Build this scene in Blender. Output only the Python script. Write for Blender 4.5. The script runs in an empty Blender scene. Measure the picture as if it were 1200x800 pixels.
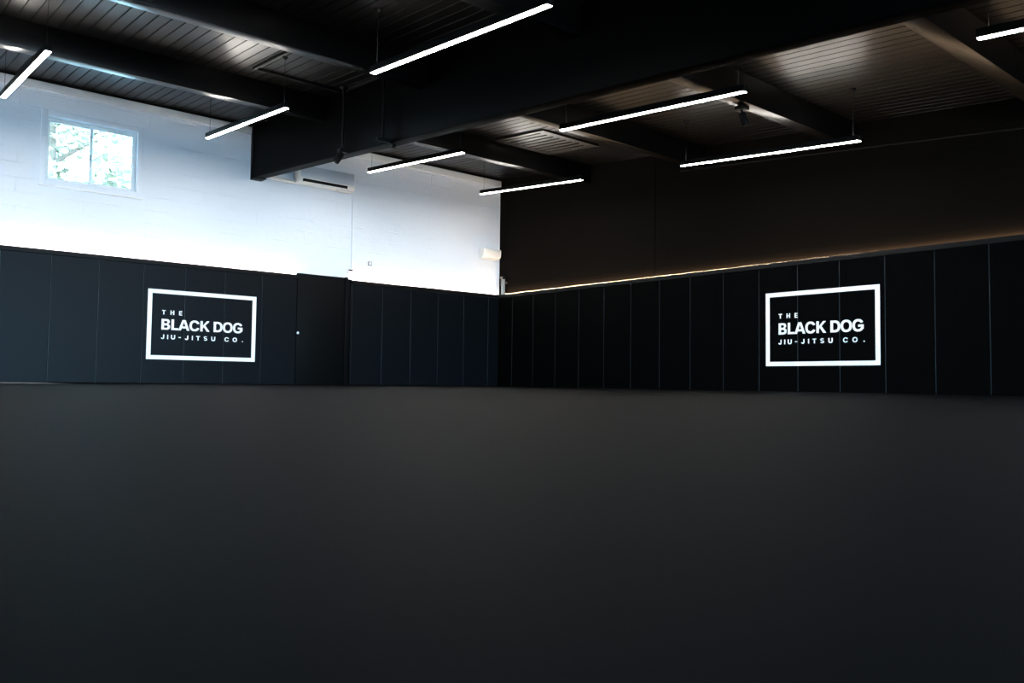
import bpy, bmesh, math, random
from mathutils import Vector, Matrix
random.seed(7)
C = bpy.context.scene.collection
SC = bpy.context.scene

# ------------------------------------------------------------------ camera
def make_camera():
    pitch, roll, yaw = 0.04986, 0.01206, 0.86716
    fw = Vector((math.cos(yaw)*math.cos(pitch), math.sin(yaw)*math.cos(pitch), math.sin(pitch)))
    r0 = Vector((math.sin(yaw), -math.cos(yaw), 0)); u0 = r0.cross(fw)
    r = r0*math.cos(roll) + u0*math.sin(roll); u = -r0*math.sin(roll) + u0*math.cos(roll)
    cd = bpy.data.cameras.new('camera'); cam = bpy.data.objects.new('camera', cd); C.objects.link(cam)
    M = Matrix((r, u, -fw)).transposed().to_4x4(); M.translation = Vector((-10.49, -12.793, 0.0754))
    cam.matrix_world = M
    cd.sensor_width = 36; cd.lens = 963.77/1200*36; cd.clip_start = 0.02; cd.clip_end = 400
    cd.dof.use_dof = True; cd.dof.focus_distance = 13.0; cd.dof.aperture_fstop = 2.8
    SC.camera = cam
make_camera()

# ------------------------------------------------------------------ light and exposure
SKY_COL, SKY_STR = (0.40, 0.71, 0.98), 42.0
SUN_STR = 420.0
BAR_DOWN, BAR_UP, BAR_COL = 150.0, 85.0, (1.0, 0.94, 0.86)
LED_STR, LED_COL = 150.0, (1.0, 0.82, 0.66)
LED_STR_R, LED_COL_R = 68.0, (1.0, 0.70, 0.44)
SC.view_settings.view_transform = 'Standard'
SC.view_settings.look = 'None'
SC.view_settings.gamma = 1.0
SC.view_settings.use_curve_mapping = False
SC.view_settings.exposure = 0.0
SC.cycles.max_bounces = 8
SC.cycles.diffuse_bounces = 5
SC.cycles.sample_clamp_indirect = 6.0

w = bpy.data.worlds.new('World'); SC.world = w; w.use_nodes = True
bg = w.node_tree.nodes['Background']; bg.inputs[0].default_value = (*SKY_COL, 1); bg.inputs[1].default_value = SKY_STR

sd = bpy.data.lights.new('sun', 'SUN'); sd.energy = SUN_STR; sd.angle = math.radians(1.0); sd.color = (0.92, 0.97, 1.0)
sun = bpy.data.objects.new('sun', sd); C.objects.link(sun)
sun.rotation_euler = Vector((math.cos(math.radians(23)), 0.0, -math.sin(math.radians(23)))).to_track_quat('-Z', 'Y').to_euler()

def portal(name, loc, direction, sx, sy):
    a = bpy.data.lights.new(name, 'AREA'); a.shape = 'RECTANGLE'; a.size = sx; a.size_y = sy; a.cycles.is_portal = True
    o = bpy.data.objects.new(name, a); C.objects.link(o); o.location = loc
    o.rotation_euler = Vector(direction).to_track_quat('-Z', 'Y').to_euler()
# unseen side door and rear opening, placed and sized to let daylight in
DOORS_W = [(-2.3, -0.35, 2.1)]
WINS_B = [(-10.5, -3.0, 0.0, 2.78)]
for (a, b, h) in DOORS_W: portal('portal_door', (-13.1, (a+b)/2, h/2), (1, 0, 0), b-a, h)
for (a, b, c, d) in WINS_B: portal('portal_window', ((a+b)/2, -16.6, (c+d)/2), (0, 1, 0), b-a, d-c)

# ------------------------------------------------------------------ materials
def mat(name, col, rough=0.5, spec=0.5, metal=0.0, bump=None, var=None, coat=0.0):
    m = bpy.data.materials.new(name); m.use_nodes = True
    nt = m.node_tree; b = nt.nodes['Principled BSDF']
    b.inputs['Base Color'].default_value = (*col, 1); b.inputs['Roughness'].default_value = rough
    b.inputs['Specular IOR Level'].default_value = spec; b.inputs['Metallic'].default_value = metal
    tc = nt.nodes.new('ShaderNodeTexCoord')
    if var:
        n = nt.nodes.new('ShaderNodeTexNoise'); n.inputs['Scale'].default_value = var[0]; n.inputs['Detail'].default_value = 4
        nt.links.new(tc.outputs['Object'], n.inputs['Vector'])
        mx = nt.nodes.new('ShaderNodeMix'); mx.data_type = 'RGBA'
        mx.inputs[6].default_value = (*[c*(1-var[1]) for c in col], 1); mx.inputs[7].default_value = (*[min(1, c*(1+var[1])) for c in col], 1)
        nt.links.new(n.outputs['Fac'], mx.inputs[0]); nt.links.new(mx.outputs[2], b.inputs['Base Color'])
    if bump:
        n = nt.nodes.new('ShaderNodeTexNoise'); n.inputs['Scale'].default_value = bump[0]; n.inputs['Detail'].default_value = 5
        nt.links.new(tc.outputs['Object'], n.inputs['Vector'])
        bp = nt.nodes.new('ShaderNodeBump'); bp.inputs['Strength'].default_value = bump[1]; bp.inputs['Distance'].default_value = bump[2]
        nt.links.new(n.outputs['Fac'], bp.inputs['Height']); nt.links.new(bp.outputs['Normal'], b.inputs['Normal'])
    return m

def emit(name, col, s):
    m = bpy.data.materials.new(name); m.use_nodes = True; nt = m.node_tree
    nt.nodes.remove(nt.nodes['Principled BSDF'])
    e = nt.nodes.new('ShaderNodeEmission'); e.inputs[0].default_value = (*col, 1); e.inputs[1].default_value = s
    nt.links.new(e.outputs[0], nt.nodes['Material Output'].inputs[0]); return m

def masonry(name, col, rough, spec, ax, strength, row=0.2, lines=1.0):
    """painted blockwork: raised, broken mortar ridges and a lumpy face; ax = horizontal axis of the wall"""
    m = mat(name, col, rough, spec); nt = m.node_tree; b = nt.nodes['Principled BSDF']
    tc = nt.nodes.new('ShaderNodeTexCoord'); sp = nt.nodes.new('ShaderNodeSeparateXYZ'); cb = nt.nodes.new('ShaderNodeCombineXYZ')
    nt.links.new(tc.outputs['Object'], sp.inputs[0])
    wn = nt.nodes.new('ShaderNodeTexNoise'); wn.inputs['Scale'].default_value = 1.3; wn.inputs['Detail'].default_value = 3
    nt.links.new(tc.outputs['Object'], wn.inputs['Vector'])
    wz = nt.nodes.new('ShaderNodeMath'); wz.operation = 'MULTIPLY_ADD'; wz.inputs[1].default_value = 0.03
    nt.links.new(wn.outputs['Fac'], wz.inputs[0]); nt.links.new(sp.outputs['Z'], wz.inputs[2])
    nt.links.new(sp.outputs['XYZ'.index('X') if ax == 0 else 1], cb.inputs[0]); nt.links.new(wz.outputs[0], cb.inputs[1])
    br = nt.nodes.new('ShaderNodeTexBrick'); br.inputs['Scale'].default_value = 1.0
    br.inputs['Brick Width'].default_value = 1.7; br.inputs['Row Height'].default_value = row
    br.inputs['Mortar Size'].default_value = 0.007; br.inputs['Mortar Smooth'].default_value = 0.6
    br.inputs['Color1'].default_value = br.inputs['Color2'].default_value = (0, 0, 0, 1); br.inputs['Mortar'].default_value = (1, 1, 1, 1)
    nt.links.new(cb.outputs[0], br.inputs['Vector'])
    n2 = nt.nodes.new('ShaderNodeTexNoise'); n2.inputs['Scale'].default_value = 2.2; n2.inputs['Detail'].default_value = 4
    nt.links.new(tc.outputs['Object'], n2.inputs['Vector'])
    rp = nt.nodes.new('ShaderNodeMapRange'); rp.inputs[1].default_value = 0.46; rp.inputs[2].default_value = 0.66
    nt.links.new(n2.outputs['Fac'], rp.inputs[0])
    mu = nt.nodes.new('ShaderNodeMath'); mu.operation = 'MULTIPLY'
    nt.links.new(br.outputs['Color'], mu.inputs[0]); nt.links.new(rp.outputs[0], mu.inputs[1])
    n3 = nt.nodes.new('ShaderNodeTexNoise'); n3.inputs['Scale'].default_value = 9; n3.inputs['Detail'].default_value = 5
    nt.links.new(tc.outputs['Object'], n3.inputs['Vector'])
    ad = nt.nodes.new('ShaderNodeMath'); ad.operation = 'MULTIPLY_ADD'; ad.inputs[1].default_value = 0.35
    nt.links.new(n3.outputs['Fac'], ad.inputs[0]); nt.links.new(mu.outputs[0], ad.inputs[2])
    bp = nt.nodes.new('ShaderNodeBump'); bp.inputs['Strength'].default_value = strength; bp.inputs['Distance'].default_value = 0.018
    nt.links.new(ad.outputs[0], bp.inputs['Height']); nt.links.new(bp.outputs['Normal'], b.inputs['Normal'])
    return m

M = {}
M['white_wall'] = masonry('white_painted_block', (0.75, 0.80, 0.86), 0.55, 0.35, 0, 0.65)
M['black_wall'] = masonry('black_painted_block', (0.0035, 0.0027, 0.0021), 0.55, 0.008, 1, 0.25)
M['plain_wall'] = mat('grey_plaster', (0.10, 0.10, 0.105), 0.7, 0.3, bump=(8, 0.2, 0.01))
M['floor'] = mat('black_mat', (0.0027, 0.0027, 0.0030), 0.6, 0.0085, var=(1.2, 0.1))
M['ceiling'] = mat('black_satin_boards', (0.0020, 0.0018, 0.0016), 0.35, 0.20, bump=(5, 0.1, 0.01), var=(3, 0.15))
M['joist'] = mat('black_joist_paint', (0.0010, 0.0010, 0.0011), 0.28, 0.13, bump=(7, 0.15, 0.008))
M['beam'] = mat('black_beam_paint', (0.0008, 0.0008, 0.0008), 0.5, 0.008, bump=(7, 0.15, 0.008))
M['white_trim'] = mat('white_trim_paint', (0.70, 0.73, 0.75), 0.5, 0.4, bump=(12, 0.15, 0.004))
M['black_trim'] = mat('black_trim_paint', (0.004, 0.004, 0.004), 0.5, 0.1)
M['cap'] = mat('black_rail_paint', (0.003, 0.0028, 0.0027), 0.5, 0.1)
M['highlight'] = mat('grey_edge_highlight', (0.022, 0.032, 0.036), 0.4, 0.3)  # lighter strip that paints the highlight along the pad seams
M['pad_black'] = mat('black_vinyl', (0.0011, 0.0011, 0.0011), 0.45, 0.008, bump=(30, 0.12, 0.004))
M['pad'] = mat('black_vinyl_daylit', (0.0026, 0.0036, 0.0050), 0.42, 0.07, bump=(30, 0.12, 0.004))  # same black vinyl, with blue daylight put into the colour
M['door'] = mat('black_door_paint', (0.0028, 0.0030, 0.0032), 0.5, 0.04, bump=(20, 0.1, 0.003))
M['vinyl_white'] = mat('white_vinyl_print', (0.96, 0.93, 0.89), 0.5, 0.3)
M['housing'] = mat('black_aluminium', (0.003, 0.003, 0.003), 0.45, 0.04)
M['cable'] = mat('black_cable', (0.006, 0.006, 0.006), 0.5, 0.1)
M['down'] = emit('lamp_diffuser_light', BAR_COL, BAR_DOWN)
M['up'] = emit('lamp_uplight', BAR_COL, BAR_UP)
M['led'] = emit('led_tape_light', LED_COL, LED_STR)
M['led_amber'] = emit('amber_led_tape_light', LED_COL_R, LED_STR_R)
M['plastic'] = mat('white_plastic', (0.80, 0.79, 0.76), 0.35, 0.5)
M['panel'] = mat('pale_grey_gloss_panel', (0.50, 0.55, 0.60), 0.25, 0.5)
M['plastic_grey'] = mat('grey_plastic', (0.35, 0.36, 0.37), 0.45, 0.4)
M['dark'] = mat('dark_slot', (0.002, 0.002, 0.002), 0.6, 0.1)
M['steel'] = mat('brushed_steel', (0.30, 0.28, 0.26), 0.3, 0.5, metal=1.0)
M['winframe'] = mat('white_window_frame', (0.80, 0.82, 0.82), 0.4, 0.4)
M['leaf'] = mat('green_leaf', (0.16, 0.15, 0.095), 0.5, 0.4, var=(2, 0.4))
M['bark'] = mat('grey_bark', (0.12, 0.09, 0.07), 0.8, 0.2, bump=(12, 0.5, 0.02))
M['ground'] = mat('pale_concrete', (0.26, 0.27, 0.28), 0.8, 0.3, bump=(6, 0.2, 0.01))
M['vent'] = mat('satin_grey_vent', (0.012, 0.011, 0.010), 0.38, 0.4)
def glass():
    m = bpy.data.materials.new('window_glass'); m.use_nodes = True; nt = m.node_tree
    nt.nodes.remove(nt.nodes['Principled BSDF'])
    t = nt.nodes.new('ShaderNodeBsdfTransparent'); t.inputs[0].default_value = (0.92, 0.97, 0.95, 1)
    g = nt.nodes.new('ShaderNodeBsdfGlossy'); g.inputs['Roughness'].default_value = 0.03
    f = nt.nodes.new('ShaderNodeFresnel'); f.inputs[0].default_value = 1.3
    x = nt.nodes.new('ShaderNodeMixShader')
    nt.links.new(f.outputs[0], x.inputs[0]); nt.links.new(t.outputs[0], x.inputs[1]); nt.links.new(g.outputs[0], x.inputs[2])
    nt.links.new(x.outputs[0], nt.nodes['Material Output'].inputs[0]); return m
M['glass'] = glass()

# ------------------------------------------------------------------ mesh helpers
class MB:
    def __init__(s): s.v = []; s.f = []; s.mi = []
    def add(s, vs, fs):
        o = len(s.v); s.v += [tuple(v) for v in vs]; s.f += [tuple(i+o for i in f) for f in fs]; return s
    def hexa(s, p):     # 4 bottom (ccw from above) then 4 top
        return s.add(p, [(3, 2, 1, 0), (4, 5, 6, 7), (0, 1, 5, 4), (1, 2, 6, 5), (2, 3, 7, 6), (3, 0, 4, 7)])
    def box(s, x0, x1, y0, y1, z0, z1):
        return s.hexa([(x0, y0, z0), (x1, y0, z0), (x1, y1, z0), (x0, y1, z0), (x0, y0, z1), (x1, y0, z1), (x1, y1, z1), (x0, y1, z1)])
    def tube(s, pts, r, n=12, caps=True):
        pts = [Vector(p) for p in pts]; rs = r if isinstance(r, (list, tuple)) else [r]*len(pts)
        vs = []; a = None
        for i, p in enumerate(pts):
            t = ((pts[min(i+1, len(pts)-1)] - p).normalized() + (p - pts[max(i-1, 0)]).normalized())
            if t.length < 1e-6: t = Vector((0, 0, 1))
            t.normalize()
            if a is None: a = t.orthogonal().normalized()
            else: a = (a - t*a.dot(t)).normalized()
            b = t.cross(a)
            for k in range(n):
                q = 2*math.pi*k/n; vs.append(p + (a*math.cos(q) + b*math.sin(q))*rs[i])
        fs = []
        for i in range(len(pts)-1):
            for k in range(n): fs.append((i*n+k, i*n+(k+1) % n, (i+1)*n+(k+1) % n, (i+1)*n+k))
        if caps: fs += [tuple(range(n-1, -1, -1)), tuple(range((len(pts)-1)*n, len(pts)*n))]
        return s.add(vs, fs)
    def prism(s, prof, fn, a, b):   # prof: 2D loop, fn(u, v, t) -> 3D point, from t=a to t=b
        n = len(prof)
        vs = [fn(u, v, a) for u, v in prof] + [fn(u, v, b) for u, v in prof]
        fs = [(k, (k+1) % n, n+(k+1) % n, n+k) for k in range(n)] + [tuple(range(n-1, -1, -1)), tuple(range(n, 2*n))]
        return s.add(vs, fs)
    def build(s, name, m, parent=None, bevel=0.0, seg=2, smooth=False):
        me = bpy.data.meshes.new(name); me.from_pydata(s.v, [], s.f)
        bm = bmesh.new(); bm.from_mesh(me); bmesh.ops.recalc_face_normals(bm, faces=bm.faces)
        if bevel: bmesh.ops.bevel(bm, geom=list(bm.edges), offset=bevel, segments=seg, profile=0.5, affect='EDGES', clamp_overlap=True)
        bm.to_mesh(me); bm.free()
        if smooth or bevel:
            for p in me.polygons: p.use_smooth = True
            try: me.set_sharp_from_angle(angle=math.radians(38))
            except Exception: pass
        me.materials.append(m)
        o = bpy.data.objects.new(name, me); C.objects.link(o)
        if bevel and seg > 2: o.modifiers.new('weighted_normal', 'WEIGHTED_NORMAL').keep_sharp = True
        if parent: o.parent = parent
        return o

def tag(o, label=None, cat=None, group=None, kind=None):
    if label: o['label'] = label
    if cat: o['category'] = cat
    if group: o['group'] = group
    if kind: o['kind'] = kind
    return o
def empty(name, loc=(0, 0, 0)):
    o = bpy.data.objects.new(name, None); C.objects.link(o); o.location = loc; o.empty_display_size = 0.1; return o
def struct(o, label=None, cat=None): return tag(o, label, cat, kind='structure')
def copy_thing(root, loc, label, group=None):
    r = root.copy(); C.objects.link(r); r.location = loc; r['label'] = label
    if group: r['group'] = group
    for ch in root.children:
        c = ch.copy(); C.objects.link(c); c.parent = r
        for g in ch.children:
            d = g.copy(); C.objects.link(d); d.parent = c
    return r

XW, YB = -13.0, -16.5
SL = 0.08
def cz(y): return 4.19 + SL*y
def bent(x0, x1, y0, y1, lo, hi):   # box whose bottom and top follow the roof slope
    return MB().hexa([(x0, y0, cz(y0)-lo), (x1, y0, cz(y0)-lo), (x1, y1, cz(y1)-lo), (x0, y1, cz(y1)-lo),
                      (x0, y0, cz(y0)-hi), (x1, y0, cz(y0)-hi), (x1, y1, cz(y1)-hi), (x0, y1, cz(y1)-hi)])

# ------------------------------------------------------------------ room shell
struct(MB().box(XW-0.2, 0.2, YB-0.2, 0.2, -0.2, 0).build('floor', M['floor']), 'black training mat floor filling the foreground', 'floor')

def ceiling():
    m = MB(); pitch = 0.1355; g0 = -9.10; y0, y1 = 0.2, YB-0.2
    k = int((XW-0.3-g0)/pitch); x = g0 + k*pitch
    prof = []
    while x < 0.25:
        a, b = x+0.0035, x+pitch-0.0035
        prof += [(x-0.0035, 0.014), (x+0.0035, 0.014), (a+0.004, 0.0), (b-0.004, 0.0)]
        x += pitch
    vs = []
    for (px, pz) in prof: vs.append((px, y0, cz(y0)+pz)); vs.append((px, y1, cz(y1)+pz))
    fs = [(2*i, 2*i+1, 2*i+3, 2*i+2) for i in range(len(prof)-1)]
    m.add(vs, fs)
    o = m.build('ceiling', M['ceiling'])
    return o
struct(ceiling(), 'sloping black boarded ceiling with narrow grooves', 'ceiling')
struct(bent(XW-0.3, 0.3, YB-0.3, 0.3, -0.03, -0.25).build('roof', M['joist']), 'roof deck above the ceiling boards', 'roof')

WX0, WX1, WZ0, WZ1 = -8.147, -6.953, 2.82, 3.712      # window opening
def wall_left():
    t = 0.16; m = MB(); H = 4.26
    m.box(XW-0.2, WX0, 0, t, 0, H); m.box(WX1, 0.2, 0, t, 0, H)
    m.box(WX0, WX1, 0, t, 0, WZ0); m.box(WX0, WX1, 0, t, WZ1, H)
    return m.build('wall_left', M['white_wall'])
struct(wall_left(), 'white painted block wall above black pads', 'wall')
def wall_right():
    m = MB(); m.box(0.0, 0.2, YB-0.2, -4.05, 0, 4.2); m.box(0.008, 0.2, -4.03, 0, 0, 4.25); m.box(0.07, 0.2, -4.05, -4.03, 0, 4.2)
    return m.build('wall_right', M['black_wall'])
struct(wall_right(), 'black painted wall above the black pads on the right', 'wall')
def wall_west():
    m = MB(); H = 4.26; ops = sorted([(a, b, 0.0, h) for a, b, h in DOORS_W]); y = YB-0.2
    for a, b, c, d in ops:
        m.box(XW-0.2, XW, y, a, 0, H); y = b
        if c > 0: m.box(XW-0.2, XW, a, b, 0, c)
        m.box(XW-0.2, XW, a, b, d, H)
    m.box(XW-0.2, XW, y, 0.0, 0, H)
    return m.build('wall_west', M['plain_wall'])
struct(wall_west(), 'grey side wall with an open door sized to admit daylight, left of the view', 'wall')
def wall_back():
    m = MB(); a, b, c, d = WINS_B[0]
    m.box(XW-0.2, a, YB-0.2, YB, 0, 3.1); m.box(b, 0.2, YB-0.2, YB, 0, 3.1); m.box(a, b, YB-0.2, YB, d, 3.1)
    return m.build('wall_back', M['plain_wall'])
struct(wall_back(), 'grey rear wall with a wide doorway sized to admit daylight, behind the viewer', 'wall')

# top plate on the white wall and shadow strip over it
struct(MB().box(XW, -5.24, -0.045, 0, 4.035, 4.15).build('trim_1', M['white_trim'], bevel=0.004), 'white plate along top of white wall, left of the deep beam', 'trim')
struct(MB().box(-5.04, -0.005, -0.045, 0, 4.03, 4.145).build('trim_2', M['white_trim'], bevel=0.004), 'white plate along top of white wall, right of the deep beam', 'trim')
struct(MB().box(XW, -5.24, -0.03, 0, 4.15, 4.187).build('trim_3', M['black_trim']), 'thin black strip between white wall plate and ceiling, left stretch', 'trim')
struct(MB().box(-5.04, -0.005, -0.03, 0, 4.145, 4.187).build('trim_4', M['black_trim']), 'thin black strip between white wall plate and ceiling, right stretch', 'trim')

# window in the white wall
def window():
    r = empty('window_1', ((WX0+WX1)/2, 0.0, WZ0)); struct(r, 'small white sliding window high in the white wall, greenery outside', 'window')
    ox, oz = (WX0+WX1)/2, WZ0
    def pt(m): m.v = [(x-ox, y, z-oz) for x, y, z in m.v]; return m
    def ring(x0, x1, z0, z1, w, y0, y1, wb=None):
        wb = wb or w; m = MB()
        m.box(x0, x0+w, y0, y1, z0, z1); m.box(x1-w, x1, y0, y1, z0, z1); m.box(x0+w, x1-w, y0, y1, z0, z0+wb); m.box(x0+w, x1-w, y0, y1, z1-w, z1); return pt(m)
    m = ring(-8.228, -6.882, 2.737, 3.787, 0.081, -0.022, -0.0005)
    m.build('architrave', M['white_wall'], r, bevel=0.003)
    ring(WX0, WX1, WZ0, WZ1, 0.028, 0.095, 0.155).build('window_frame', M['winframe'], r, bevel=0.004)
    mx = -7.555
    s1 = ring(WX0+0.025, mx+0.025, WZ0+0.025, WZ1-0.025, 0.026, 0.128, 0.15).build('sash', M['winframe'], r, bevel=0.003)
    pt(MB().box(WX0+0.045, mx, 0.137, 0.141, WZ0+0.045, WZ1-0.045)).build('pane', M['glass'], s1)
    s2 = ring(mx-0.025, WX1-0.025, WZ0+0.025, WZ1-0.025, 0.03, 0.1, 0.125).build('sash', M['winframe'], r, bevel=0.003)
    pt(MB().box(mx, WX1-0.05, 0.111, 0.115, WZ0+0.05, WZ1-0.05)).build('pane', M['glass'], s2)
    pt(MB().box(mx-0.018, mx-0.002, 0.083, 0.101, 3.20, 3.28)).build('latch', M['plastic_grey'], s2, bevel=0.003)
    pt(MB().box(-8.235, -6.875, -0.04, -0.0005, 2.717, 2.7365)).build('window_sill', M['winframe'], r, bevel=0.003)
window()

# ------------------------------------------------------------------ big beam and joists
bx0, bx1, BD = -5.22, -5.055, 0.862
beam = empty('roof_beam', ((bx0+bx1)/2, 0, cz(0)-BD))
tag(beam, 'deep black roof beam running from white wall toward upper right', 'beam')
def rel(m, o): l = o.location; m.v = [(x-l.x, y-l.y, z-l.z) for x, y, z in m.v]; return m
rel(bent(bx0, bx1, YB, -0.003, BD, -0.004), beam).build('girder', M['beam'], beam, bevel=0.006)
m = MB(); m.box(bx0-0.012, bx0-0.0005, -0.075, -0.003, 3.31, 4.1); m.box(bx0-0.012, bx1+0.012, -0.22, -0.003, cz(0)-BD-0.03, cz(0)-BD-0.019)
rel(m, beam).build('end_bracket', M['housing'], beam, bevel=0.003)

JY = [-2.465, -4.965, -7.42, -9.87, -12.35, -14.8]
nth = ['nearest the white wall', 'second from the white wall', 'third from the white wall', 'fourth from the white wall', 'fifth from the white wall', 'sixth from the white wall']
for i, y in enumerate(JY):
    for side, (a, b) in (('left', (XW, bx0-0.0005)), ('right', (bx1+0.0005, -0.001))):
        e = empty('ceiling_joist', ((a+b)/2, y, cz(y)-0.325)); j = rel(bent(a, b, y-0.095, y+0.095, 0.325, -0.004), e)
        o = j.build('ceiling_joist', M['joist'], bevel=0.004); o.location = e.location; bpy.data.objects.remove(e); o.name = 'ceiling_joist'
        tag(o, 'black ceiling joist %s of the deep beam, %s' % (side, nth[i]), 'joist', 'ceiling joists')

# ------------------------------------------------------------------ pads, caps, LED tapes
PT, PH, CH = 0.05, 1.765, 1.817
def pad_mesh(width, name='pad'):
    m = MB(); g = 0.004
    m.box(-width/2+g, width/2-g, -PT, -0.0, 0.0005, PH)
    return m
pads = {}
def wall_pad(c, width, wall, label):
    key = (round(width, 3), wall)
    if key not in pads:
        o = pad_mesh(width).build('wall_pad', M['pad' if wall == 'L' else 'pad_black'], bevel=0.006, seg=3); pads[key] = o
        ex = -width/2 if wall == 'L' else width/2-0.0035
        MB().box(ex, ex+0.0035, -PT+0.004, -0.01, 0.0005, PH-0.004).build('edge_highlight', M['highlight'], o)['label'] = 'thin grey strip painted as seam highlight'
    else:
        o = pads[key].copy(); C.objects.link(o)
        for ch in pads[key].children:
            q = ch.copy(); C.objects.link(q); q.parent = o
    if wall == 'L': o.location = (c, -0.001, 0); o.rotation_euler = (0, 0, 0)
    else: o.location = (-0.001, c, 0); o.rotation_euler = (0, 0, -math.pi/2)
    o.name = 'wall_pad'
    return tag(o, label, 'wall pad', 'black pads lining the walls')
ordn = ['first', 'second', 'third', 'fourth', 'fifth', 'sixth', 'seventh', 'eighth', 'ninth', 'tenth', 'eleventh', 'twelfth', 'thirteenth', 'fourteenth', 'fifteenth', 'sixteenth']
seamL = [-4.39 - 0.6085*i for i in range(15)]
signed_L = {1: ', behind right end of sign frame', 2: ', behind middle of the sign', 3: ', behind left end of sign frame'}
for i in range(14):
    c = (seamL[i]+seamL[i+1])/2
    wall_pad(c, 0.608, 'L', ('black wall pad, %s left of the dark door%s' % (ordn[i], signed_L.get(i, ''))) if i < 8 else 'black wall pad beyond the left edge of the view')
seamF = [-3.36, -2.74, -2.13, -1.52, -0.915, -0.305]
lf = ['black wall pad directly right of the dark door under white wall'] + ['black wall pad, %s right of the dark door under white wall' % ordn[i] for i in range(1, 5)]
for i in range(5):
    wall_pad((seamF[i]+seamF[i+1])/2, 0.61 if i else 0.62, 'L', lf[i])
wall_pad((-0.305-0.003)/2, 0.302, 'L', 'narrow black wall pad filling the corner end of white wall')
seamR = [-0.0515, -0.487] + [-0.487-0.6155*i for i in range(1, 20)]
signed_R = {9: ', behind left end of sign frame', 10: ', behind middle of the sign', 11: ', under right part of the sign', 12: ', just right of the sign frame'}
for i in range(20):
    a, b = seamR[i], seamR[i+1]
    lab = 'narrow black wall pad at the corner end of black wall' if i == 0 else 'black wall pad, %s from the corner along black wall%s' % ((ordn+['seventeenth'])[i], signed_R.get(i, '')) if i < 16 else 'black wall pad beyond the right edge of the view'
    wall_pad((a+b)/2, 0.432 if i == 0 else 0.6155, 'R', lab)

def rail(name, box, label):
    m = MB().box(*box); x0, x1, y0, y1, z0, z1 = box
    if x1-x0 > y1-y0: m.box(x0, x1, y0, y0+0.008, z1+0.0002, z1+0.014)
    else: m.box(x0, x0+0.008, y0, y1, z1+0.0002, z1+0.014)
    o = m.build(name, M['cap']); struct(o, label, 'trim'); return o
rail('trim_5', (XW, -4.39, -0.062, -0.001, PH+0.003, CH), 'black rail capping the pads, left of the door')
rail('trim_6', (-3.36, -0.064, -0.062, -0.001, PH+0.003, CH), 'black rail capping the pads, right of the door')
rail('trim_7', (-0.062, -0.001, -12.18, -0.001, PH+0.003, CH), 'black rail capping the pads along black wall')
def tape(box, label, m='led'):
    if box: mb = MB().box(*box)
    else:   # profile along black wall, top tapered so the glow line fades out
        a, b, c, d, e, f = -0.044, -0.008, -12.1, -0.26, CH+0.0165, CH+0.0180
        mb = MB().hexa([(a, c, LZ0), (b, c, LZ0), (b, d, LZ0), (a, d, LZ0), (a, c, e), (b, c, e), (b, d, f), (a, d, f)])
    o = mb.build('led_strip', M[m])
    return tag(o, label, 'light strip', 'led strips on the pad rails')
LZ0, LZ1 = CH+0.0005, CH+0.006
tape((-12.9, -4.42, -0.037, -0.027, LZ0, LZ1), 'warm glowing led strip on pad rail left of the door')
tape((-3.34, -0.09, -0.037, -0.027, LZ0, LZ1), 'warm glowing led strip on pad rail right of the door')
tape(None, 'warm glowing led strip on pad rail of black wall', 'led_amber')

# ------------------------------------------------------------------ dark door
d = empty('door_1', (-3.93, 0, 0)); struct(d, 'plain black door between the wall pads, small bright lock', 'door')
rel(MB().box(-4.385, -3.50, -0.05, -0.001, 0.0005, 1.862), d).build('door_leaf', M['door'], d, bevel=0.003)
m = MB(); m.box(-3.497, -3.455, -0.075, -0.001, 0.0, 1.868); m.box(-3.45, -3.40, -0.045, -0.001, 0.0, 1.84); m.box(-3.396, -3.366, -0.06, -0.001, 0.0, 1.84)
rel(m, d).build('door_jamb', M['door'], d, bevel=0.002)
m = MB(); m.tube([(-4.362, -0.05, 0.86), (-4.362, -0.058, 0.86)], 0.022, 16); m.tube([(-4.362, -0.058, 0.86), (-4.362, -0.068, 0.86)], 0.015, 16)
rel(m, d).build('lock', M['plastic'], d, smooth=True)['label'] = 'small bright lock'

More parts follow.
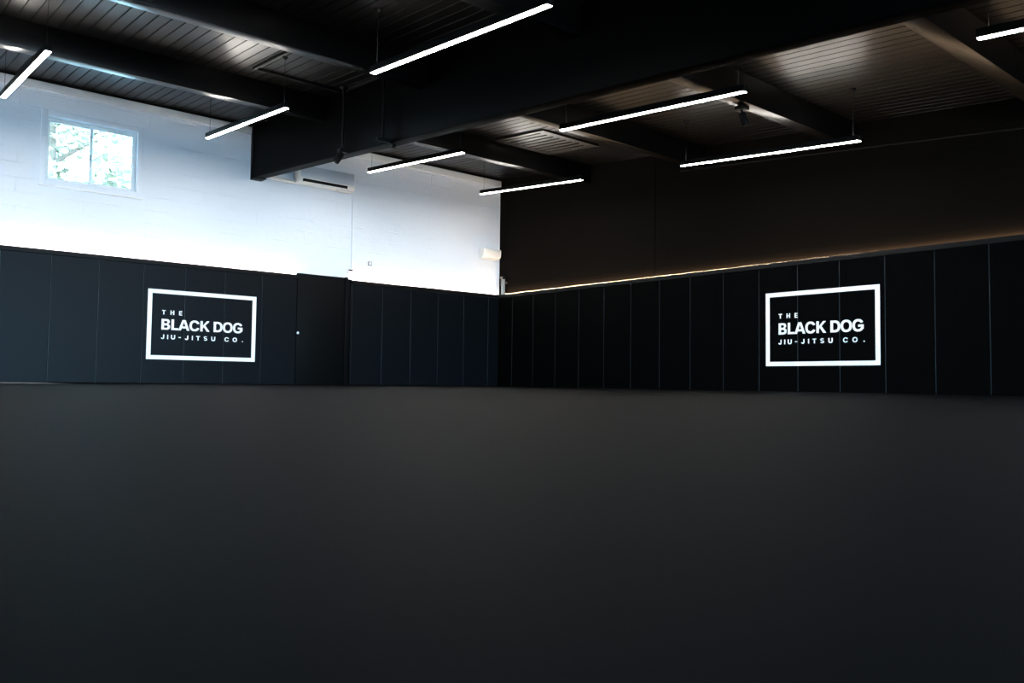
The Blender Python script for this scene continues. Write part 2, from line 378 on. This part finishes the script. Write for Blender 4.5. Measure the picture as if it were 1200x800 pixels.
# ------------------------------------------------------------------ lettering
def ell(cx, cy, rx, ry, a0, a1, n=20, e=2.25):
    out = []
    for i in range(n+1):
        t = math.radians(a0 + (a1-a0)*i/n); c, s = math.cos(t), math.sin(t)
        out.append((cx + rx*math.copysign(abs(c)**(2/e), c), cy + ry*math.copysign(abs(s)**(2/e), s)))
    return out
def ribbon(pts, w):
    L, R = [], []
    for i, p in enumerate(pts):
        a = pts[max(i-1, 0)]; b = pts[min(i+1, len(pts)-1)]
        dx, dy = b[0]-a[0], b[1]-a[1]; l = math.hypot(dx, dy) or 1
        L.append((p[0]-dy/l*w/2, p[1]+dx/l*w/2)); R.append((p[0]+dy/l*w/2, p[1]-dx/l*w/2))
    return L + R[::-1]
def rect(a, b, c, e): return [(a, c), (b, c), (b, e), (a, e)]
S = 0.235          # stem weight for cap height 1
def glyph(ch):
    """loops of a bold grotesque capital, cap height 1; returns (width, loops)"""
    if ch == 'I': return 0.22, [rect(0, 0.22, 0, 1)]
    if ch == 'T': return 0.80, [[(0, 1), (0.80, 1), (0.80, 1-0.19), (0.40+S/2, 0.81), (0.40+S/2, 0), (0.40-S/2, 0), (0.40-S/2, 0.81), (0, 0.81)]]
    if ch == 'L': return 0.64, [[(0, 0), (0.64, 0), (0.64, 0.19), (S, 0.19), (S, 1), (0, 1)]]
    if ch == 'H': return 0.85, [[(0, 0), (S, 0), (S, 0.41), (0.85-S, 0.41), (0.85-S, 0), (0.85, 0), (0.85, 1), (0.85-S, 1), (0.85-S, 0.6), (S, 0.6), (S, 1), (0, 1)]]
    if ch == 'E': return 0.68, [[(0, 0), (0.68, 0), (0.68, 0.19), (S, 0.19), (S, 0.41), (0.63, 0.41), (0.63, 0.59), (S, 0.59), (S, 0.81), (0.68, 0.81), (0.68, 1), (0, 1)]]
    if ch == 'A': return 1.0, [[(0, 0), (0.235, 0), (0.305, 0.21), (0.695, 0.21), (0.765, 0), (1.0, 0), (0.64, 1), (0.36, 1)], [(0.363, 0.385), (0.637, 0.385), (0.50, 0.80)]]
    if ch == 'K': return 0.92, [[(0, 0), (S, 0), (S, 0.29), (0.33, 0.43), (0.64, 0), (0.92, 0), (0.48, 0.585), (0.90, 1), (0.63, 1), (S, 0.56), (S, 1), (0, 1)]]
    if ch == 'B':
        outer = [(0, 0)] + ell(0.46, 0.285, 0.33, 0.285, -90, 62, 14) + ell(0.44, 0.765, 0.31, 0.235, -62, 90, 14) + [(0, 1)]
        h1 = [(S, 0.175)] + ell(0.45, 0.29, 0.12, 0.115, -90, 90, 10) + [(S, 0.405)]
        h2 = [(S, 0.595)] + ell(0.43, 0.71, 0.11, 0.115, -90, 90, 10) + [(S, 0.825)]
        return 0.80, [outer, h1, h2]
    if ch == 'D':
        return 0.88, [[(0, 0)] + ell(0.38, 0.5, 0.50, 0.5, -90, 90, 24) + [(0, 1)], [(S, 0.19)] + ell(0.37, 0.5, 0.285, 0.31, -90, 90, 24) + [(S, 0.81)]]
    if ch == 'O':
        return 0.98, [ell(0.49, 0.5, 0.49, 0.515, 0, 360, 48)[:-1], ell(0.49, 0.5, 0.27, 0.325, 0, 360, 48)[:-1]]
    if ch == 'C':
        return 0.95, [ell(0.49, 0.5, 0.49, 0.515, 24, 336, 40) + ell(0.49, 0.5, 0.27, 0.325, 332, 28, 36)]
    if ch == 'G':
        o = ell(0.49, 0.5, 0.49, 0.515, 28, 318, 40)
        return 0.97, [o + [(0.97, 0.22), (0.97, 0.56), (0.50, 0.56), (0.50, 0.385), (0.755, 0.385)] + ell(0.49, 0.5, 0.27, 0.325, 320, 32, 34)]
    if ch == 'J':
        return 0.68, [ribbon([(0.575, 1.0), (0.575, 0.6)] + ell(0.34, 0.34, 0.235, 0.245, 0, -172, 18), S)]
    if ch == 'U':
        return 0.85, [ribbon([(0.1075, 1.0), (0.1075, 0.6)] + ell(0.425, 0.41, 0.3175, 0.32, 180, 360, 24) + [(0.7425, 0.6), (0.7425, 1.0)], S)]
    if ch == 'S':
        c = ell(0.40, 0.725, 0.285, 0.19, 22, 250, 18, 2.0) + ell(0.41, 0.275, 0.30, 0.19, 70, -158, 18, 2.0)
        return 0.82, [ribbon(c, 0.195)]
    if ch == '-': return 0.42, [rect(0, 0.42, 0.38, 0.57)]
    if ch == '.': return 0.25, [ell(0.125, 0.12, 0.125, 0.125, 0, 360, 16)[:-1]]
def text_mesh(parent, items, m):
    """items: (char, left, right, base, cap height); each a flat filled letter with a small thickness"""
    for ch, x0, x1, z0, h in items:
        name = 'hyphen' if ch == '-' else 'full_stop' if ch == '.' else 'letter'
        cu = bpy.data.curves.new(name, 'CURVE'); cu.dimensions = '2D'; cu.fill_mode = 'BOTH'; cu.extrude = 0.0012
        w_, loops = glyph(ch); sx = (x1-x0)/w_
        for lp in loops:
            sp = cu.splines.new('POLY'); sp.points.add(len(lp)-1); sp.use_cyclic_u = True
            for k, (u, v) in enumerate(lp): sp.points[k].co = (x0+u*sx, z0+v*h, 0, 1)
        o = bpy.data.objects.new(name, cu); C.objects.link(o)
        bpy.context.view_layer.update()
        me = bpy.data.meshes.new_from_object(o.evaluated_get(bpy.context.evaluated_depsgraph_get()))
        bpy.data.objects.remove(o); bpy.data.curves.remove(cu)
        me.materials.clear(); me.materials.append(m); me.name = name
        q = bpy.data.objects.new(name, me); C.objects.link(q); q.parent = parent
def spread(word, x0, x1, z0, h):
    """letters at their own widths with equal tracking between x0 and x1; space = wide gap"""
    ws = [glyph(c)[0]*h if c != ' ' else 0.42*h for c in word]
    gap = (x1-x0-sum(ws))/(len(word)-1); x = x0; out = []
    for c, wd in zip(word, ws):
        if c != ' ': out.append((c, x, x+wd, z0, h))
        x += wd+gap
    return out
SW, SH = 1.665, 1.045
def make_sign():
    r = empty('wall_sign')
    cu = [rect(0, SW, 0, SH), rect(0.062, SW-0.062, 0.06, SH-0.06)]
    m = MB(); B = 0.062; t = 0.0024
    m.box(0, B, 0, SH, -t/2, t/2); m.box(SW-B, SW, 0, SH, -t/2, t/2); m.box(B, SW-B, 0, 0.06, -t/2, t/2); m.box(B, SW-B, SH-0.06, SH, -t/2, t/2)
    m.build('border', M['vinyl_white'], r)
    text_mesh(r, spread('THE', 0.207, 0.502, 0.673, 0.066), M['vinyl_white'])
    bl = [('B', 0.205, 0.332), ('L', 0.349, 0.452), ('A', 0.452, 0.618), ('C', 0.618, 0.768), ('K', 0.782, 0.926), ('D', 0.987, 1.128), ('O', 1.132, 1.288), ('G', 1.294, 1.448)]
    text_mesh(r, [(c, a, b, 0.446, 0.160) for c, a, b in bl], M['vinyl_white'])
    jj = [('J', .203, .247), ('I', .288, .303), ('U', .340, .398), ('-', .444, .478), ('J', .535, .580), ('I', .632, .647), ('T', .694, .748), ('S', .800, .856), ('U', .912, .970), ('C', 1.108, 1.172), ('O', 1.230, 1.296), ('.', 1.372, 1.389)]
    k = (1.462-.203)/(1.389-.203)
    text_mesh(r, [(c, .203+(a-.203)*k, .203+(b-.203)*k, 0.306, 0.066) for c, a, b in jj], M['vinyl_white'])
    return r
s = make_sign(); s.rotation_euler = (math.pi/2, 0, 0); s.location = (-6.757, -PT-0.0035, 0.358)
tag(s, 'white framed logo sign reading THE BLACK DOG, on pads left of the door', 'sign', 'white framed logo signs')
s2 = copy_thing(s, (-PT-0.0035, -6.143, 0.355), 'white framed logo sign reading THE BLACK DOG, on pads of the right black wall', 'white framed logo signs')
s2.rotation_euler = (math.pi/2, 0, -math.pi/2)

# ------------------------------------------------------------------ linear lamps
def make_lamp(L=2.56):
    """origin at the middle of the underside; long axis y, sloping with the roof"""
    r = empty('pendant_lamp'); wd, hh = 0.034, 0.062; drop = 0.64
    def f(x, z, y): return (x, y, z + SL*y)
    MB().prism([(-wd, 0.014), (wd, 0.014), (wd, 0.0815), (wd-0.004, 0.0815), (wd-0.004, 0.0765), (-wd+0.004, 0.0765), (-wd+0.004, 0.0815), (-wd, 0.0815)], f, -L/2, L/2).build('housing', M['housing'], r, bevel=0.002)
    prof = [(-0.025, 0.0135), (-0.025, 0.0105), (-0.021, 0.0085), (0.021, 0.0085), (0.025, 0.0105), (0.025, 0.0135)]
    MB().prism(prof, f, -L/2+0.004, L/2-0.004).build('diffuser', M['down'], r, smooth=False)['label'] = 'glowing white diffuser'
    MB().prism([(-0.026, 0.077), (0.026, 0.077), (0.026, 0.0805), (-0.026, 0.0805)], f, -L/2+0.05, L/2-0.05).build('top_diffuser', M['up'], r)['label'] = 'glowing strip on the upper side'
    for s_ in (-1, 1):
        y = s_*(L/2-0.08)
        cb = MB().tube([(0, y, 0.07+SL*y), (0, y, drop-0.03+SL*y)], 0.0025, 6).build('cable', M['cable'], r)
        MB().tube([(0, y, drop-0.035+SL*y), (0, y, drop-0.012+SL*y), (0, y, drop-0.001+SL*y)], [0.012, 0.035, 0.035], 14).build('canopy', M['housing'], cb, smooth=True)
    return r
Z0 = 3.55
def lamp_loc(x, ya, yb): y = (ya+yb)/2; return (x, y, Z0+SL*y)
LAMPS = [(-6.41, -5.83, -8.36, 'linear pendant lamp left of the deep beam, large one at top of the view'),
         (-3.76, -5.75, -8.27, 'linear pendant lamp just right of the deep beam, nearer one over black spotlight'),
         (-1.41, -5.72, -8.21, 'linear pendant lamp along black wall, nearest the camera of those two'),
         (-3.705, -1.13, -3.71, 'linear pendant lamp beside the air conditioner, under the deep beam'),
         (-1.42, -1.20, -3.74, 'linear pendant lamp in front of the wall corner'),
         (-6.385, -1.26, -3.83, 'linear pendant lamp ending at the deep beam, right of the window'),
         (-8.865, -1.16, -3.9, 'linear pendant lamp left of the window, at left edge'),
         (-3.83, -10.4, -12.93, 'linear pendant lamp cut by the right edge at the top')]
lamp0 = make_lamp()
for i, (x, a, b, lab) in enumerate(LAMPS):
    if i == 0: lamp0.location = lamp_loc(x, a, b); tag(lamp0, lab, 'pendant lamp', 'linear pendant lamps')
    else: copy_thing(lamp0, lamp_loc(x, a, b), lab, 'linear pendant lamps')

# ------------------------------------------------------------------ air conditioner and its pipes
ac = empty('air_conditioner', (-3.95, 0, 3.34)); tag(ac, 'white split air conditioner on white wall beneath the deep beam', 'air conditioner')
def fx(u, v, t): return (t, u, v)
# profile (depth, height) of the case, front is negative y
prof = [(-0.002, 3.355), (-0.12, 3.345), (-0.19, 3.375), (-0.205, 3.415), (-0.205, 3.64), (-0.19, 3.66), (-0.002, 3.665)]
rel(MB().prism(prof, fx, -4.475, -3.435), ac).build('casing', M['plastic'], ac, bevel=0.006)
rel(MB().box(-4.455, -3.455, -0.2105, -0.2055, 3.448, 3.652), ac).build('front_panel', M['panel'], ac, bevel=0.002)
lv = rel(MB().hexa([(-4.41, -0.206, 3.382), (-3.58, -0.206, 3.382), (-3.58, -0.196, 3.378), (-4.41, -0.196, 3.378), (-4.41, -0.2125, 3.430), (-3.58, -0.2125, 3.430), (-3.58, -0.2035, 3.430), (-4.41, -0.2035, 3.430)]), ac).build('air_outlet', M['dark'], ac)
rel(MB().hexa([(-4.40, -0.205, 3.372), (-3.59, -0.205, 3.372), (-3.59, -0.170, 3.360), (-4.40, -0.170, 3.360), (-4.40, -0.2085, 3.381), (-3.59, -0.2085, 3.381), (-3.59, -0.196, 3.3765), (-4.40, -0.196, 3.3765)]), ac).build('louvre', M['plastic'], ac)
rel(MB().box(-3.74, -3.50, -0.17, -0.09, 3.332, 3.352), ac).build('drip_tray', M['plastic'], ac, bevel=0.003)
pp = [(-5.03, -0.045, 3.47), (-4.99, -0.045, 3.43), (-4.93, -0.045, 3.40), (-4.84, -0.045, 3.385), (-4.70, -0.045, 3.38), (-4.478, -0.045, 3.38)]
tag(MB().tube(pp, 0.034, 14).build('pipe_duct', M['plastic'], smooth=True), 'white curved pipe duct left of the air conditioner', 'pipe')
tag(MB().box(-3.372, -3.344, -0.022, -0.0005, 2.03, 3.36).build('cable_trunking', M['white_wall'], bevel=0.003), 'white vertical cable trunking below the air conditioner', 'trunking')
ct = empty('wall_controller', (-3.385, 0, 1.95)); tag(ct, 'small white wall controller with dark display above the pads', 'controller')
rel(MB().box(-3.44, -3.33, -0.024, -0.0225, 1.955, 2.028), ct); 
rel(MB().box(-3.442, -3.332, -0.026, -0.0005, 1.948, 2.028), ct).build('casing', M['plastic'], ct, bevel=0.004)
rel(MB().box(-3.425, -3.345, -0.0285, -0.0265, 1.995, 2.018), ct).build('display', M['dark'], ct)
sw = empty('wall_switch', (-2.99, 0, 2.13)); tag(sw, 'small pale switch plate on white wall right of the controller', 'switch')
rel(MB().box(-3.03, -2.95, -0.012, -0.0005, 2.125, 2.205), sw).build('plate', M['plastic_grey'], sw, bevel=0.003)
rel(MB().box(-3.005, -2.975, -0.018, -0.0125, 2.145, 2.185), sw).build('rocker', M['plastic'], sw, bevel=0.002)

# box lamp in the corner
bxl = empty('emergency_light', (-0.3, 0, 2.5)); tag(bxl, 'white box light fitting high on white wall at the corner', 'light fitting')
prof = [(-0.0005, 2.53), (-0.10, 2.53), (-0.15, 2.56), (-0.165, 2.64), (-0.165, 2.705), (-0.15, 2.72), (-0.0005, 2.72)]
rel(MB().prism(prof, fx, -0.525, -0.085), bxl).build('casing', M['plastic'], bxl, bevel=0.005)
rel(MB().box(-0.50, -0.11, -0.085, -0.005, 2.512, 2.529), bxl).build('lower_lens', M['plastic'], bxl, bevel=0.003)
# water pipe with tap in the corner
tp = empty('water_pipe', (-0.04, -0.17, CH)); tag(tp, 'short metal water pipe with a tap standing on the rail in the corner', 'pipe')
rel(MB().tube([(-0.035, -0.145, CH+0.001), (-0.035, -0.145, 2.09)], 0.022, 14), tp).build('riser', M['steel'], tp, smooth=True)
rel(MB().tube([(-0.035, -0.205, CH+0.001), (-0.035, -0.205, 2.14)], 0.020, 14), tp).build('riser', M['steel'], tp, smooth=True)
m = MB(); m.tube([(-0.035, -0.205, 2.135), (-0.035, -0.205, 2.20)], 0.032, 14)
rel(m, tp).build('coupling', M['housing'], tp, smooth=True)['label'] = 'black coupling'
m = MB(); m.tube([(-0.035, -0.145, 2.08), (-0.035, -0.145, 2.19)], [0.03, 0.024], 14); m.tube([(-0.035, -0.13, 2.17), (-0.035, -0.08, 2.18)], 0.016, 10); m.tube([(-0.035, -0.145, 2.02), (-0.035, -0.145, 2.05)], 0.032, 14)
rel(m, tp).build('elbow', M['steel'], tp, smooth=True)
m = MB(); m.tube([(-0.035, -0.222, 2.06), (-0.035, -0.27, 2.06)], 0.009, 10); m.tube([(-0.035, -0.27, 2.06), (-0.035, -0.282, 2.06)], 0.024, 14)
rel(m, tp).build('tap_handle', M['steel'], tp, smooth=True)

# ------------------------------------------------------------------ spotlights
def head(m, c, dirv, r=0.042, L=0.15):
    d_ = Vector(dirv).normalized(); c = Vector(c)
    m.tube([c-d_*L/2, c-d_*(L/2-0.008), c+d_*(L/2-0.004), c+d_*L/2], [r*0.85, r, r, r*0.93], 20); return m
def pendant_spot(x, y, zb, label):
    r = empty('spotlight', (x, y, zb)); tag(r, label, 'spotlight')
    top = cz(y)
    rel(MB().tube([(x, y, zb), (x, y, top-0.002)], 0.017, 12), r).build('drop_rod', M['housing'], r, smooth=True)
    rel(MB().tube([(x, y, top-0.05), (x, y, top-0.02), (x, y, top-0.001)], [0.02, 0.05, 0.05], 16), r).build('canopy', M['housing'], r, smooth=True)
    return r
a = pendant_spot(-5.32, -3.22, 3.10, 'black spotlight on a drop rod in front of the deep beam')
rel(MB().box(-5.38, -5.26, -3.26, -3.18, 3.06, 3.105), a).build('adapter', M['housing'], a, bevel=0.004)
rel(head(MB(), (-5.36, -3.20, 2.985), (-0.55, 0.1, -0.8)), a).build('lamp_head', M['housing'], a, smooth=True)
b = pendant_spot(-5.32, -4.22, 3.03, 'black drop rod holding a short track under the deep beam')
rel(MB().box(-5.40, -5.16, -4.24, -4.20, 2.985, 3.03), b).build('track', M['housing'], b, bevel=0.004)
rel(MB().box(-5.20, -5.15, -4.25, -4.19, 2.935, 2.984), b).build('adapter', M['housing'], b, bevel=0.004)
jb = cz(-7.42)-0.325
c_ = empty('spotlight', (-2.50, -7.40, jb)); tag(c_, 'black spotlight fixed under a joist beside black wall', 'spotlight')
rel(MB().box(-2.56, -2.44, -7.46, -7.34, jb-0.045, jb-0.005), c_).build('mount', M['housing'], c_, bevel=0.004)
rel(MB().tube([(-2.50, -7.40, jb-0.045), (-2.50, -7.40, jb-0.10)], 0.012, 10), c_).build('stem', M['housing'], c_, smooth=True)
rel(head(MB(), (-2.48, -7.41, jb-0.15), (0.30, -0.15, -0.9), 0.04, 0.15), c_).build('lamp_head', M['housing'], c_, smooth=True)

tag(MB().tube([(-0.012, -4.55, 3.501), (-0.012, -12.0, 2.843)], 0.008, 8).build('conduit', M['cable'], smooth=True), 'thin sloping conduit high along the right black wall', 'conduit')
# ceiling frame (left bay) and slotted vent (right bay)
def on_ceiling(x0, x1, y0, y1, d0, d1): return bent(x0, x1, y0, y1, d1, d0)
fr = MB(); X0, X1, Y0, Y1 = -6.49, -5.24, -4.6, -3.05
for bx in ((X0, X0+0.03, Y0, Y1), (X0+0.03, X1, Y1-0.03, Y1), (X0+0.03, X1, Y0, Y0+0.03), (X1-0.03, X1, Y0+0.03, Y1-0.03)):
    q = on_ceiling(*bx, 0.002, 0.035); fr.add(q.v, q.f)
tag(fr.build('ceiling_frame', M['dark']), 'thin black rectangular frame on ceiling boards left of the deep beam', 'frame')
vt = empty('ceiling_vent', (-1.7, -3.2, cz(-3.2))); tag(vt, 'slotted ceiling vent between joists right of the deep beam', 'vent')
VX0, VX1, VY0, VY1 = -2.29, -1.08, -3.78, -2.62
plate = MB()
for bx in ((VX0, VX0+0.07, VY0, VY1), (VX1-0.07, VX1, VY0, VY1), (VX0+0.07, VX1-0.07, VY0, VY0+0.14), (VX0+0.07, VX1-0.07, VY1-0.14, VY1)):
    q = on_ceiling(*bx, 0.002, 0.03); plate.add(q.v, q.f)
rel(plate, vt).build('vent_frame', M['vent'], vt)
nsl = 8; span = (VX1-VX0-0.14); 
for k in range(nsl):
    xa = VX0+0.07+span*k/nsl
    rel(on_ceiling(xa+0.045, xa+span/nsl, VY0+0.142, VY1-0.142, 0.006, 0.026), vt).build('slat', M['vent'], vt)
rel(on_ceiling(VX0+0.072, VX1-0.072, VY0+0.142, VY1-0.142, 0.001, 0.004), vt).build('backing', M['dark'], vt)

# ------------------------------------------------------------------ outside
struct(MB().box(-60, 40, -40, 40, -0.6, -0.22).build('ground', M['ground']), 'pale ground outside', 'ground')
struct(MB().box(-15.2, -14.6, 2.5, 14, -0.22, 9).build('sun_blocker', M['plain_wall']), 'added slab shading the tree from the sun, out of view', 'wall')  # unseen slab, added to keep the sun off the tree
def tree():
    r = empty('tree', (-6.9, 6.8, -0.22)); tag(r, 'green tree outside the window', 'tree')
    m = MB(); m.tube([(0, 0, 0), (0.1, 0.05, 1.6), (-0.05, 0.1, 3.2), (0.1, 0, 5.0), (0.1, 0.1, 7.2)], [0.2, 0.16, 0.13, 0.09, 0.03], 12)
    for q in range(9):
        z = 2.0+0.55*q; an = q*2.4; l = 2.0-0.1*q
        m.tube([(0, 0.05, z), (math.cos(an)*l*0.5, math.sin(an)*l*0.5, z+0.5), (math.cos(an)*l, math.sin(an)*l, z+0.8)], [0.06, 0.04, 0.015], 8)
    m.build('trunk', M['bark'], r, smooth=True)
    lf = MB(); rnd = random.Random(3)
    cl = []
    for q in range(70):
        an = rnd.uniform(0, 6.28); rr = 2.3*math.sqrt(rnd.random()); cl.append((math.cos(an)*rr, math.sin(an)*rr, rnd.uniform(1.6, 7.6)))
    for c in cl:
        for q in range(120):
            v = Vector((rnd.gauss(0, 1), rnd.gauss(0, 1), rnd.gauss(0, 1))).normalized()*rnd.uniform(0.2, 0.75)
            p = Vector(c)+v; s_ = rnd.uniform(0.09, 0.17)
            a_ = Vector((rnd.gauss(0, 1), rnd.gauss(0, 1), rnd.gauss(0, 0.6))).normalized(); b_ = a_.orthogonal().normalized()*0.45
            lf.add([p-a_*s_, p+b_*s_, p+a_*s_, p-b_*s_], [(0, 1, 2, 3)])
    lf.build('foliage', M['leaf'], r)
tree()
